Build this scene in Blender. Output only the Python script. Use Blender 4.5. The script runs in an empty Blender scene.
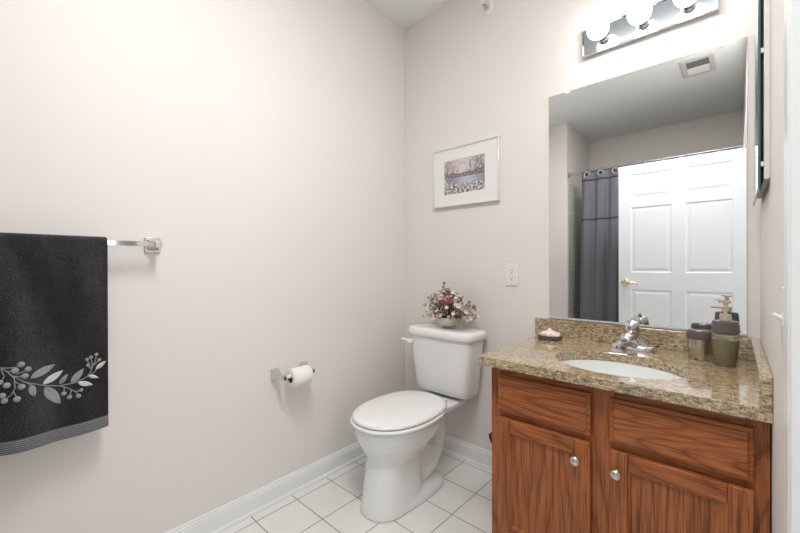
import bpy, bmesh, math, random
from mathutils import Vector, Matrix, noise
PI = math.pi
SC = bpy.context.scene
COL = SC.collection

# ------------------------------------------------------------------ camera
cam_d = bpy.data.cameras.new('camera')
cam_d.sensor_width = 36.0
cam_d.lens = 36.0 * 367.66 / 800.0
cam_d.clip_start = 0.02
cam = bpy.data.objects.new('camera', cam_d)
COL.objects.link(cam)
yaw, pit, rol = math.radians(42.2567), math.radians(-0.19), math.radians(-0.194)
F = Vector((-math.sin(yaw) * math.cos(pit), math.cos(yaw) * math.cos(pit), math.sin(pit)))
R0 = Vector((math.cos(yaw), math.sin(yaw), 0))
U0 = R0.cross(F)
R1 = R0 * math.cos(rol) + U0 * math.sin(rol)
U1 = -R0 * math.sin(rol) + U0 * math.cos(rol)
M = Matrix((R1, U1, -F)).transposed().to_4x4()
M.translation = Vector((1.6502, -1.8626, 1.1456))
cam.matrix_world = M
SC.camera = cam

# ------------------------------------------------------------------ world, exposure, area lights
w = bpy.data.worlds.new('world')
SC.world = w
w.use_nodes = True
w.node_tree.nodes['Background'].inputs[0].default_value = (0.80, 0.90, 1.0, 1)
w.node_tree.nodes['Background'].inputs[1].default_value = 0.6
SC.view_settings.view_transform = 'Standard'
SC.view_settings.look = 'None'
SC.view_settings.gamma = 1
SC.view_settings.use_curve_mapping = False
SC.view_settings.exposure = 0.62
BULB_STRENGTH = 9.5
HALL_FILL_POWER = 6.5
CEILING_FILL_POWER = 17.0

def area(name, loc, target, size, power, color):
    d = bpy.data.lights.new(name, 'AREA')
    d.shape = 'RECTANGLE'
    d.size, d.size_y = size
    d.energy = power
    d.color = color
    o = bpy.data.objects.new(name, d)
    COL.objects.link(o)
    o.location = loc
    o.rotation_euler = (Vector(target) - Vector(loc)).to_track_quat('-Z', 'Y').to_euler()
    return o
area('hall_fill', (2.5, -1.50, 1.3), (0.6, -1.10, 0.9), (0.7, 1.5), HALL_FILL_POWER, (0.97, 0.985, 1.0))  # added fill shining in through the doorway, no known source in the hall
area('ceiling_fill', (1.28, -1.47, 2.725), (1.28, -1.4701, 0), (0.7, 0.28), CEILING_FILL_POWER, (1.0, 0.99, 0.98))  # added soft fill under the ceiling, unseen and without a fixture

# ------------------------------------------------------------------ materials
def newmat(name):
    m = bpy.data.materials.new(name)
    m.use_nodes = True
    nt = m.node_tree
    return m, nt, nt.nodes['Principled BSDF']

def N(nt, t, **k):
    n = nt.nodes.new(t)
    for a, b in k.items():
        if a.startswith('i_'):
            key = a[2:].replace('_', ' ')
            n.inputs[key].default_value = b
        else:
            setattr(n, a, b)
    return n

def L(nt, a, b):
    nt.links.new(a, b)

def mapped(nt, scale=(1, 1, 1), rot=(0, 0, 0), loc=(0, 0, 0)):
    tc = N(nt, 'ShaderNodeTexCoord')
    mp = N(nt, 'ShaderNodeMapping')
    mp.inputs['Scale'].default_value = scale
    mp.inputs['Rotation'].default_value = rot
    mp.inputs['Location'].default_value = loc
    L(nt, tc.outputs['Object'], mp.inputs['Vector'])
    return mp.outputs[0]

def ramp(nt, fac, stops):
    r = N(nt, 'ShaderNodeValToRGB')
    e = r.color_ramp.elements
    while len(e) < len(stops):
        e.new(0.5)
    for i, (p, c) in enumerate(stops):
        e[i].position = p
        e[i].color = (*c, 1)
    L(nt, fac, r.inputs[0])
    return r.outputs[0]

def bump(nt, b, height, strength=0.2, dist=0.001):
    bp = N(nt, 'ShaderNodeBump')
    bp.inputs['Strength'].default_value = strength
    bp.inputs['Distance'].default_value = dist
    L(nt, height, bp.inputs['Height'])
    L(nt, bp.outputs[0], b.inputs['Normal'])

def plain(name, c, rough=0.5, metal=0.0, nscale=0, namp=0.0, bumps=0.0, coat=0.0, spec=0.5):
    m, nt, b = newmat(name)
    b.inputs['Base Color'].default_value = (*c, 1)
    b.inputs['Roughness'].default_value = rough
    b.inputs['Metallic'].default_value = metal
    b.inputs['Coat Weight'].default_value = coat
    b.inputs['Specular IOR Level'].default_value = spec
    if nscale:
        v = mapped(nt)
        n = N(nt, 'ShaderNodeTexNoise', i_Scale=nscale, i_Detail=4.0)
        L(nt, v, n.inputs['Vector'])
        if namp:
            lo = tuple(x * (1 - namp) for x in c)
            hi = tuple(min(1, x * (1 + namp)) for x in c)
            L(nt, ramp(nt, n.outputs['Fac'], [(0.3, lo), (0.7, hi)]), b.inputs['Base Color'])
        if bumps:
            bump(nt, b, n.outputs['Fac'], bumps, 0.001)
    return m

MAT = {}
WALLC = (0.795, 0.755, 0.725)
MAT['wall'] = plain('wall_paint', WALLC, 0.55, nscale=160, namp=0.012, bumps=0.12, spec=0.35)
MAT['ceiling'] = plain('ceiling_paint', (0.87, 0.89, 0.89), 0.8, nscale=120, namp=0.01, bumps=0.1)
MAT['trim'] = plain('white_trim_paint', (0.84, 0.85, 0.855), 0.32, nscale=30, namp=0.01)
MAT['door'] = plain('white_door_paint', (0.73, 0.755, 0.785), 0.38, nscale=30, namp=0.01)
MAT['porcelain'] = plain('porcelain', (0.86, 0.87, 0.86), 0.12, nscale=6, namp=0.01, coat=0.3)
MAT['seat'] = plain('white_seat_plastic', (0.86, 0.865, 0.855), 0.22, nscale=6, namp=0.01)
MAT['sink'] = plain('sink_glaze', (0.86, 0.88, 0.89), 0.1, nscale=6, namp=0.01, coat=0.3)
MAT['chrome'] = plain('chrome', (0.66, 0.67, 0.68), 0.08, 1.0, nscale=20, namp=0.02)
MAT['satin'] = plain('satin_nickel', (0.62, 0.60, 0.57), 0.28, 1.0, nscale=40, namp=0.04)
MAT['brushed'] = plain('brushed_steel_plate', (0.42, 0.45, 0.48), 0.13, 1.0, nscale=40, namp=0.04)
MAT['brass'] = plain('polished_brass', (0.78, 0.66, 0.40), 0.15, 1.0, nscale=20, namp=0.03)
MAT['mirror'] = plain('mirror_silver', (0.94, 0.955, 0.945), 0.0, 1.0)
MAT['mirror_edge'] = plain('mirror_edge_glass', (0.55, 0.58, 0.55), 0.15)
MAT['teal_glass'] = plain('green_glass_edge', (0.05, 0.13, 0.13), 0.08)
MAT['dark'] = plain('dark_gap', (0.012, 0.012, 0.013), 0.6, nscale=30, namp=0.1)
MAT['plastic'] = plain('white_plastic', (0.82, 0.82, 0.80), 0.3, nscale=10, namp=0.01)
MAT['cream_plastic'] = plain('cream_metal_body', (0.66, 0.63, 0.58), 0.5, nscale=10, namp=0.02)
MAT['lens'] = plain('white_lens', (0.93, 0.93, 0.92), 0.4, nscale=10, namp=0.01)
MAT['vent_frame'] = plain('vent_frame_white', (0.62, 0.62, 0.60), 0.4, nscale=10, namp=0.01)
MAT['slot'] = plain('slot_black', (0.03, 0.028, 0.026), 0.6, nscale=10, namp=0.05)
MAT['vent_grey'] = plain('vent_grille_grey', (0.22, 0.22, 0.21), 0.6, nscale=10, namp=0.05)
MAT['paper'] = plain('toilet_tissue', (0.86, 0.86, 0.84), 0.9, nscale=300, namp=0.02, bumps=0.3)
MAT['card'] = plain('cardboard', (0.10, 0.075, 0.055), 0.9, nscale=60, namp=0.1)
MAT['mat_board'] = plain('mat_board', (0.82, 0.825, 0.80), 0.8, nscale=200, namp=0.01)
MAT['frame'] = plain('silver_white_frame', (0.78, 0.78, 0.76), 0.25, 0.3, nscale=20, namp=0.02)
MAT['soap'] = plain('pale_pink_soap', (0.84, 0.72, 0.69), 0.5, nscale=60, namp=0.04, bumps=0.2)
MAT['black_cloth'] = plain('black_cloth', (0.012, 0.012, 0.014), 0.9, nscale=200, namp=0.2, bumps=0.4)
MAT['celadon'] = plain('celadon_ceramic', (0.50, 0.56, 0.52), 0.18, nscale=40, namp=0.10, coat=0.4)
MAT['celadon_dark'] = plain('celadon_foot', (0.26, 0.30, 0.25), 0.3, nscale=40, namp=0.1)
MAT['champagne'] = plain('champagne_pump', (0.66, 0.58, 0.50), 0.28, 0.75, nscale=20, namp=0.03)
MAT['grommet'] = plain('clear_grommet', (0.62, 0.63, 0.64), 0.2, 0.6, nscale=20, namp=0.05)
MAT['curtain'] = plain('grey_curtain', (0.18, 0.18, 0.21), 0.75, nscale=260, namp=0.08, bumps=0.25)
MAT['curtain_dark'] = plain('dark_grey_trim', (0.05, 0.05, 0.06), 0.75, nscale=260, namp=0.08)
MAT['emb_grey'] = plain('grey_thread', (0.29, 0.29, 0.31), 0.55, nscale=500, namp=0.25, bumps=0.5)
MAT['emb_white'] = plain('silver_thread', (0.62, 0.62, 0.60), 0.5, nscale=500, namp=0.2, bumps=0.5)
MAT['emb_stem'] = plain('stem_thread', (0.26, 0.26, 0.26), 0.6, nscale=500, namp=0.2)

def emissive(name, c, s):
    m, nt, b = newmat(name)
    b.inputs['Base Color'].default_value = (0.9, 0.9, 0.88, 1)
    b.inputs['Emission Color'].default_value = (*c, 1)
    b.inputs['Emission Strength'].default_value = s
    return m
MAT['bulb'] = emissive('lit_globe_bulb', (1.0, 0.97, 0.93), BULB_STRENGTH)

def towel_mat():
    m, nt, b = newmat('charcoal_towel_pile')
    v = mapped(nt)
    n = N(nt, 'ShaderNodeTexNoise', i_Scale=420.0, i_Detail=3.0)
    n2 = N(nt, 'ShaderNodeTexNoise', i_Scale=4.0, i_Detail=5.0, i_Roughness=0.6)
    v2 = mapped(nt, (1, 2.2, 0.7))
    L(nt, v, n.inputs['Vector']); L(nt, v2, n2.inputs['Vector'])
    mx = N(nt, 'ShaderNodeMath', operation='MULTIPLY_ADD')
    L(nt, n2.outputs['Fac'], mx.inputs[0]); mx.inputs[1].default_value = 0.75
    L(nt, n.outputs['Fac'], mx.inputs[2])
    L(nt, ramp(nt, mx.outputs[0], [(0.50, (0.012, 0.012, 0.013)), (0.88, (0.026, 0.026, 0.028)), (1.25, (0.060, 0.060, 0.063))]), b.inputs['Base Color'])
    b.inputs['Roughness'].default_value = 0.95
    b.inputs['Specular IOR Level'].default_value = 0.1
    b.inputs['Sheen Weight'].default_value = 0.12
    b.inputs['Sheen Roughness'].default_value = 0.5
    bump(nt, b, n.outputs['Fac'], 0.9, 0.003)
    return m
MAT['towel'] = towel_mat()

def band_mat():
    m, nt, b = newmat('woven_towel_band')
    v = mapped(nt, (1, 1, 1))
    wv = N(nt, 'ShaderNodeTexWave', wave_type='BANDS', bands_direction='Z', i_Scale=55.0, i_Distortion=1.2, i_Detail=2.0)
    n = N(nt, 'ShaderNodeTexNoise', i_Scale=260.0, i_Detail=3.0)
    L(nt, v, wv.inputs['Vector']); L(nt, v, n.inputs['Vector'])
    mx = N(nt, 'ShaderNodeMath', operation='MULTIPLY')
    L(nt, wv.outputs['Fac'], mx.inputs[0]); L(nt, n.outputs['Fac'], mx.inputs[1])
    L(nt, ramp(nt, mx.outputs[0], [(0.05, (0.065, 0.068, 0.074)), (0.6, (0.27, 0.285, 0.295))]), b.inputs['Base Color'])
    b.inputs['Roughness'].default_value = 0.7
    bump(nt, b, mx.outputs[0], 0.6, 0.002)
    return m
MAT['towel_band'] = band_mat()

def oak(name, vertical, seed, cathedral=True, tint=1.0):
    """stained oak: long straight pores plus broad arching growth rings"""
    m, nt, b = newmat(name)
    # local frame: x across the face, z up; grain axis gets compressed
    if vertical:
        v = mapped(nt, (1, 1, 0.13), loc=(seed * 1.7, seed, seed * 0.37))
        vp = mapped(nt, (300, 300, 7), loc=(seed, seed, 0))
    else:
        v = mapped(nt, (0.13, 1, 1), loc=(seed * 0.31, seed, seed * 1.3))
        vp = mapped(nt, (7, 300, 300), loc=(0, seed, seed))
    n1 = N(nt, 'ShaderNodeTexNoise', i_Scale=5.0 if cathedral else 3.0, i_Detail=1.5, i_Roughness=0.45)
    L(nt, v, n1.inputs['Vector'])
    mul = N(nt, 'ShaderNodeMath', operation='MULTIPLY')
    mul.inputs[1].default_value = 21.0 if cathedral else 24.0
    L(nt, n1.outputs['Fac'], mul.inputs[0])
    fr = N(nt, 'ShaderNodeMath', operation='FRACT')
    L(nt, mul.outputs[0], fr.inputs[0])
    n2 = N(nt, 'ShaderNodeTexNoise', i_Scale=1.0, i_Detail=2.0, i_Roughness=0.6)
    L(nt, vp, n2.inputs['Vector'])
    t = tint
    ring = ramp(nt, fr.outputs[0], [(0.0, (0.25 * t, 0.070 * t, 0.018 * t)), (0.14, (0.36 * t, 0.112 * t, 0.030 * t)),
                                    (0.55, (0.44 * t, 0.142 * t, 0.041 * t)), (0.88, (0.38 * t, 0.120 * t, 0.032 * t)),
                                    (1.0, (0.25 * t, 0.070 * t, 0.018 * t))])
    pore = ramp(nt, n2.outputs['Fac'], [(0.36, (0.36, 0.30, 0.27)), (0.54, (1, 1, 1))])
    mix = N(nt, 'ShaderNodeMix', data_type='RGBA', blend_type='MULTIPLY')
    mix.inputs[0].default_value = 0.8
    L(nt, ring, mix.inputs[6]); L(nt, pore, mix.inputs[7])
    L(nt, mix.outputs[2], b.inputs['Base Color'])
    b.inputs['Roughness'].default_value = 0.36
    b.inputs['Specular IOR Level'].default_value = 0.4
    bump(nt, b, n2.outputs['Fac'], 0.25, 0.0006)
    return m
MAT['oak_v'] = oak('oak_upright_grain', True, 0.0, False)
MAT['oak_h'] = oak('oak_level_grain', False, 2.0, False)
MAT['oak_dh1'] = oak('oak_drawer_arches', False, 5.3, True)
MAT['oak_dh2'] = oak('oak_drawer_waves', False, 9.1, True)
MAT['oak_panel'] = oak('oak_panel_arches', True, 3.7, True)
MAT['oak_panel2'] = oak('oak_panel_straight', True, 7.2, False)

def granite():
    m, nt, b = newmat('speckled_granite')
    v = mapped(nt, (1, 1, 1))
    vs = mapped(nt, (0.55, 1.3, 1.3), rot=(0, 0, 0.25))
    big = N(nt, 'ShaderNodeTexNoise', i_Scale=9.0, i_Detail=5.0, i_Roughness=0.6, i_Distortion=0.6)
    mid = N(nt, 'ShaderNodeTexNoise', i_Scale=95.0, i_Detail=5.0, i_Roughness=0.75)
    fine = N(nt, 'ShaderNodeTexVoronoi', i_Scale=300.0)
    L(nt, vs, big.inputs['Vector']); L(nt, vs, mid.inputs['Vector']); L(nt, v, fine.inputs['Vector'])
    c1 = ramp(nt, mid.outputs['Fac'], [(0.31, (0.055, 0.040, 0.025)), (0.41, (0.26, 0.20, 0.125)), (0.52, (0.49, 0.41, 0.28)), (0.68, (0.74, 0.67, 0.51))])
    c2 = ramp(nt, big.outputs['Fac'], [(0.30, (0.74, 0.73, 0.66)), (0.50, (1.0, 0.96, 0.88)), (0.64, (1.08, 0.90, 0.76)), (0.75, (0.85, 0.84, 0.76))])
    mix = N(nt, 'ShaderNodeMix', data_type='RGBA', blend_type='MULTIPLY')
    mix.inputs[0].default_value = 1.0
    L(nt, c1, mix.inputs[6]); L(nt, c2, mix.inputs[7])
    c3 = ramp(nt, fine.outputs['Color'], [(0.15, (0.35, 0.32, 0.28)), (0.4, (1, 1, 1)), (0.9, (1.15, 1.12, 1.05))])
    mix2 = N(nt, 'ShaderNodeMix', data_type='RGBA', blend_type='MULTIPLY')
    mix2.inputs[0].default_value = 0.8
    L(nt, mix.outputs[2], mix2.inputs[6]); L(nt, c3, mix2.inputs[7])
    L(nt, mix2.outputs[2], b.inputs['Base Color'])
    b.inputs['Roughness'].default_value = 0.12
    b.inputs['Coat Weight'].default_value = 0.6
    b.inputs['Coat IOR'].default_value = 1.6
    b.inputs['Coat Roughness'].default_value = 0.10
    return m
MAT['granite'] = granite()

def tiles(name, size, mortar, c, grout, offx, offy, vertical=False, rough=0.18, axis='y'):
    m, nt, b = newmat(name)
    tc = N(nt, 'ShaderNodeTexCoord')
    sp = N(nt, 'ShaderNodeSeparateXYZ'); L(nt, tc.outputs['Object'], sp.inputs[0])
    cb = N(nt, 'ShaderNodeCombineXYZ')
    ax = sp.outputs['Y'] if (vertical and axis == 'y') else sp.outputs['X']
    ay = sp.outputs['Z'] if vertical else sp.outputs['Y']
    a1 = N(nt, 'ShaderNodeMath', operation='SUBTRACT'); L(nt, ax, a1.inputs[0]); a1.inputs[1].default_value = offx - 20 * size
    a2 = N(nt, 'ShaderNodeMath', operation='SUBTRACT'); L(nt, ay, a2.inputs[0]); a2.inputs[1].default_value = offy - 20 * size
    L(nt, a1.outputs[0], cb.inputs[0]); L(nt, a2.outputs[0], cb.inputs[1])
    br = N(nt, 'ShaderNodeTexBrick', offset=0.0, squash=1.0)
    br.inputs['Scale'].default_value = 1.0
    br.inputs['Brick Width'].default_value = size
    br.inputs['Row Height'].default_value = size
    br.inputs['Mortar Size'].default_value = mortar
    br.inputs['Mortar Smooth'].default_value = 0.15
    br.inputs['Color1'].default_value = (*c, 1)
    br.inputs['Color2'].default_value = (c[0] * 0.975, c[1] * 0.98, c[2] * 0.98, 1)
    br.inputs['Mortar'].default_value = (*grout, 1)
    L(nt, cb.outputs[0], br.inputs['Vector'])
    n = N(nt, 'ShaderNodeTexNoise', i_Scale=5.0, i_Detail=4.0)
    L(nt, tc.outputs['Object'], n.inputs['Vector'])
    mx = N(nt, 'ShaderNodeMix', data_type='RGBA', blend_type='MULTIPLY'); mx.inputs[0].default_value = 1
    L(nt, br.outputs['Color'], mx.inputs[6])
    L(nt, ramp(nt, n.outputs['Fac'], [(0.3, (0.95, 0.95, 0.94)), (0.7, (1, 1, 1))]), mx.inputs[7])
    L(nt, mx.outputs[2], b.inputs['Base Color'])
    inv = N(nt, 'ShaderNodeMath', operation='SUBTRACT'); inv.inputs[0].default_value = 1.0
    L(nt, br.outputs['Fac'], inv.inputs[1])
    bump(nt, b, inv.outputs[0], 0.5, 0.0015)
    rr = N(nt, 'ShaderNodeMapRange'); L(nt, br.outputs['Fac'], rr.inputs[0])
    rr.inputs[3].default_value = rough; rr.inputs[4].default_value = 0.85
    L(nt, rr.outputs[0], b.inputs['Roughness'])
    return m
MAT['floor'] = tiles('white_floor_tiles', 0.2085, 0.0021, (0.84, 0.835, 0.81), (0.20, 0.175, 0.13), 0.0655, -0.040)
MAT['tile_y'] = tiles('tub_wall_tiles', 0.108, 0.0014, (0.66, 0.68, 0.64), (0.80, 0.80, 0.76), 0, 2.07, True, 0.15, 'y')
MAT['tile_x'] = tiles('tub_wall_tiles_end', 0.108, 0.0014, (0.66, 0.68, 0.64), (0.80, 0.80, 0.76), 0.26, 2.07, True, 0.15, 'x')

def smoky_glass(name, c, rough=0.05, trans=0.75):
    m, nt, b = newmat(name)
    b.inputs['Base Color'].default_value = (*c, 1)
    b.inputs['Roughness'].default_value = rough
    b.inputs['Transmission Weight'].default_value = trans
    b.inputs['IOR'].default_value = 1.3
    return m
MAT['smoke'] = smoky_glass('smoky_clear_plastic', (0.80, 0.77, 0.66), 0.04, 0.92)
MAT['smoke_dark'] = smoky_glass('smoky_collar_plastic', (0.20, 0.185, 0.175), 0.05, 0.45)
MAT['olive'] = plain('olive_liquid_soap', (0.28, 0.245, 0.085), 0.25, nscale=12, namp=0.1)
MAT['jar_body'] = plain('frosted_jar_lining', (0.50, 0.47, 0.39), 0.27, 0.9, nscale=20, namp=0.1)

def vcol_mat(name, rough=0.6):
    m, nt, b = newmat(name)
    a = N(nt, 'ShaderNodeVertexColor', layer_name='Col')
    L(nt, a.outputs['Color'], b.inputs['Base Color'])
    b.inputs['Roughness'].default_value = rough
    return m
MAT['print'] = vcol_mat('landscape_print')
MAT['cream_petal'] = plain('cream_petals', (0.80, 0.72, 0.60), 0.8, nscale=200, namp=0.15)
MAT['pink_petal'] = plain('blush_petals', (0.60, 0.36, 0.30), 0.8, nscale=200, namp=0.2)
MAT['red_petal'] = plain('dusky_red_petals', (0.31, 0.085, 0.10), 0.8, nscale=150, namp=0.3)
MAT['mauve_bud'] = plain('mauve_buds', (0.26, 0.12, 0.12), 0.8, nscale=150, namp=0.3)
MAT['leaf'] = plain('olive_dried_leaves', (0.24, 0.20, 0.11), 0.8, nscale=60, namp=0.4)
MAT['pale_leaf'] = plain('pale_green_sprig', (0.45, 0.44, 0.24), 0.8, nscale=60, namp=0.2)
MAT['stem'] = plain('brown_stems', (0.14, 0.085, 0.045), 0.8, nscale=60, namp=0.3)

# ------------------------------------------------------------------ mesh builder
class MB:
    def __init__(s):
        s.bm = bmesh.new()
    def faces(s, vs, fs, mi=0):
        bv = [s.bm.verts.new(v) for v in vs]
        for f in fs:
            try:
                fc = s.bm.faces.new([bv[i] for i in f]); fc.material_index = mi
            except ValueError:
                pass
        return s
    def box(s, a, b, mi=0):
        (x0, y0, z0), (x1, y1, z1) = a, b
        x0, x1 = sorted((x0, x1)); y0, y1 = sorted((y0, y1)); z0, z1 = sorted((z0, z1))
        v = [(x0, y0, z0), (x1, y0, z0), (x1, y1, z0), (x0, y1, z0), (x0, y0, z1), (x1, y0, z1), (x1, y1, z1), (x0, y1, z1)]
        return s.faces(v, [(0, 3, 2, 1), (4, 5, 6, 7), (0, 1, 5, 4), (1, 2, 6, 5), (2, 3, 7, 6), (3, 0, 4, 7)], mi)
    def loft(s, rings, cap=True, mi=0):
        n = len(rings[0]); vs = [v for r in rings for v in r]; fs = []
        for k in range(len(rings) - 1):
            for i in range(n):
                j = (i + 1) % n
                fs.append((k * n + i, k * n + j, (k + 1) * n + j, (k + 1) * n + i))
        if cap:
            fs.append(tuple(reversed(range(n)))); fs.append(tuple(range((len(rings) - 1) * n, len(rings) * n)))
        return s.faces(vs, fs, mi)
    def lathe(s, prof, c=(0, 0, 0), n=32, axis='z', mi=0, sx=1, sy=1):
        rings = []
        for r, h in prof:
            ring = []
            for i in range(n):
                a = 2 * PI * i / n
                p = (r * math.cos(a) * sx, r * math.sin(a) * sy, h)
                if axis == 'x': p = (p[2], p[0], p[1])
                elif axis == 'y': p = (p[1], p[2], p[0])
                ring.append((c[0] + p[0], c[1] + p[1], c[2] + p[2]))
            rings.append(ring)
        return s.loft(rings, True, mi)
    def tube(s, pts, r, n=12, mi=0, sq=False):
        pts = [Vector(p) for p in pts]
        rs = r if isinstance(r, (list, tuple)) else [r] * len(pts)
        rings = []; prev = None
        for i, p in enumerate(pts):
            t = (pts[min(i + 1, len(pts) - 1)] - pts[max(i - 1, 0)]).normalized()
            if prev is None:
                up = Vector((0, 0, 1)) if abs(t.z) < 0.9 else Vector((1, 0, 0))
                a = t.cross(up).normalized()
            else:
                a = (prev - t * prev.dot(t)).normalized()
            prev = a; b = t.cross(a)
            off = PI / 4 if sq else 0
            rings.append([tuple(p + (a * math.cos(2 * PI * k / n + off) + b * math.sin(2 * PI * k / n + off)) * rs[i]) for k in range(n)])
        return s.loft(rings, True, mi)
    def ball(s, c, r, seg=16, rings=10, scale=(1, 1, 1), mi=0):
        m = Matrix.Translation(c) @ Matrix.Diagonal((r * scale[0], r * scale[1], r * scale[2], 1))
        res = bmesh.ops.create_uvsphere(s.bm, u_segments=seg, v_segments=rings, radius=1, matrix=m)
        for v in res['verts']:
            for f in v.link_faces: f.material_index = mi
        return s
    def torus(s, c, R, r, axis='z', n=28, m=10, mi=0):
        rings = []
        for i in range(n):
            a = 2 * PI * i / n
            ring = []
            for k in range(m):
                b = 2 * PI * k / m
                q = ((R + r * math.cos(b)) * math.cos(a), (R + r * math.cos(b)) * math.sin(a), r * math.sin(b))
                if axis == 'x': q = (q[2], q[0], q[1])
                elif axis == 'y': q = (q[1], q[2], q[0])
                ring.append((c[0] + q[0], c[1] + q[1], c[2] + q[2]))
            rings.append(ring)
        vs = [v for r_ in rings for v in r_]; fs = []
        for i in range(n):
            for k in range(m):
                fs.append((i * m + k, ((i + 1) % n) * m + k, ((i + 1) % n) * m + (k + 1) % m, i * m + (k + 1) % m))
        return s.faces(vs, fs, mi)
    def build(s, name, mat, parent=None, bevel=0, seg=2, smooth=True, angle=35, subsurf=0):
        bmesh.ops.recalc_face_normals(s.bm, faces=s.bm.faces)
        me = bpy.data.meshes.new(name)
        s.bm.to_mesh(me); s.bm.free()
        for m in (mat if isinstance(mat, (list, tuple)) else [mat]):
            me.materials.append(MAT[m] if isinstance(m, str) else m)
        if smooth:
            for p in me.polygons: p.use_smooth = True
            me.set_sharp_from_angle(angle=math.radians(angle))
        o = bpy.data.objects.new(name, me)
        COL.objects.link(o)
        if parent: o.parent = parent
        if bevel:
            b = o.modifiers.new('bevel', 'BEVEL'); b.width = bevel; b.segments = seg
            b.limit_method = 'ANGLE'; b.angle_limit = math.radians(40)
        if subsurf:
            b = o.modifiers.new('sub', 'SUBSURF'); b.levels = subsurf; b.render_levels = subsurf
        return o

def thing(name, label, cat, loc, group=None, rotz=0):
    o = bpy.data.objects.new(name, None)
    o.empty_display_size = 0.05
    COL.objects.link(o); o.location = loc; o.rotation_euler.z = rotz
    o['label'] = label; o['category'] = cat
    if group: o['group'] = group
    return o
def tag(o, label, cat, group=None):
    o['label'] = label; o['category'] = cat
    if group: o['group'] = group
    return o
def struct(o):
    o['kind'] = 'structure'; return o
def rr(cx, cy, hw, hd, z, n=4.0, k=48, yf=None, yb=None, nb=None):
    """super-ellipse ring, optional different front/back half depths"""
    out = []
    for i in range(k):
        a = 2 * PI * i / k
        c, s_ = math.cos(a), math.sin(a)
        e = n if (s_ < 0 or nb is None) else nb
        x = hw * math.copysign(abs(c) ** (2 / e), c)
        y = hd * math.copysign(abs(s_) ** (2 / e), s_)
        out.append((cx + x, cy + y, z))
    return out

H = 2.74; W = 1.72; YB = -3.35; YW = -2.48; TX = 0.26; T = 0.1
# ------------------------------------------------------------------ setting
struct(MB().box((-T, YB - T, -0.05), (3.2, T, 0)).build('floor', 'floor', smooth=False))
struct(MB().box((-T, YB - T, H), (3.2, T, H + 0.05)).build('ceiling', 'ceiling', smooth=False))
struct(MB().box((-T, YB - T, 0), (0, T, H)).build('wall_left', 'wall', smooth=False))
struct(MB().box((0, 0, 0), (W + T, T, H)).build('wall_back', 'wall', smooth=False))
DY0, DY1, DH = -1.13, -2.02, 2.05
wr = MB()
wr.box((W, 0, 0), (W + T, DY0, H)).box((W, DY1, 0), (W + T, YB - T, H)).box((W, DY0, DH), (W + T, DY1, H))
struct(wr.build('wall_right', 'wall', smooth=False))
struct(MB().box((0, YB - T, 0), (W, YB, H)).build('wall_tub_end', 'wall', smooth=False))
struct(MB().box((0, YW, 0), (TX, YB, H)).build('wall_tub_left', 'wall', smooth=False))
# tiling of the tub recess
struct(MB().box((TX, YW - 0.012, 0), (TX + 0.008, YB, 2.07)).build('wall_tile_left', 'tile_y', smooth=False))
struct(MB().box((TX + 0.008, YB, 0), (W - 0.008, YB + 0.008, 2.07)).build('wall_tile_end', 'tile_x', smooth=False))
struct(MB().box((W - 0.008, YW - 0.012, 0), (W, YB, 2.07)).build('wall_tile_right', 'tile_y', smooth=False))
# hall beyond the doorway
hw = MB(); hw.box((3.1, -3.4, 0), (3.2, 0.1, H)).box((W + T, 0, 0), (3.1, T, H)).box((W + T, YB - T, 0), (3.1, YB, H))
struct(hw.build('wall_hall', 'wall', smooth=False))

def baseboard(name, path_fn, length):
    prof = [(0, 0), (0.019, 0), (0.019, 0.010), (0.015, 0.017), (0.0115, 0.019), (0.0115, 0.076), (0.009, 0.081),
            (0.010, 0.086), (0.0065, 0.091), (0.006, 0.099), (0.0, 0.1015)]
    m = MB()
    m.loft([[path_fn(d, h, 0) for d, h in prof], [path_fn(d, h, length) for d, h in prof]])
    return struct(m.build(name, 'trim', smooth=True, angle=25))
baseboard('baseboard_left', lambda d, h, t: (d, -t, h), -YW)
baseboard('baseboard_back', lambda d, h, t: (t, -d, h), 0.965)
# door casing and jamb
c = MB()
cw = 0.06
for y0, y1 in ((DY0, DY0 + cw), (DY1 - cw, DY1)):
    c.box((W - 0.015, y0, 0), (W, y1, DH + cw))
c.box((W - 0.015, DY0, DH), (W, DY1, DH + cw))
struct(c.build('trim_1', 'trim', bevel=0.004))
c = MB()
c.box((W - 0.014, DY0, 0), (W + T, DY0 - 0.012, DH)).box((W - 0.001, DY1, 0), (W + T, DY1 + 0.004, DH)).box((W - 0.014, DY0 - 0.012, DH - 0.012), (W + T, DY1, DH))
struct(c.build('trim_2', 'trim', bevel=0.002))

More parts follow.
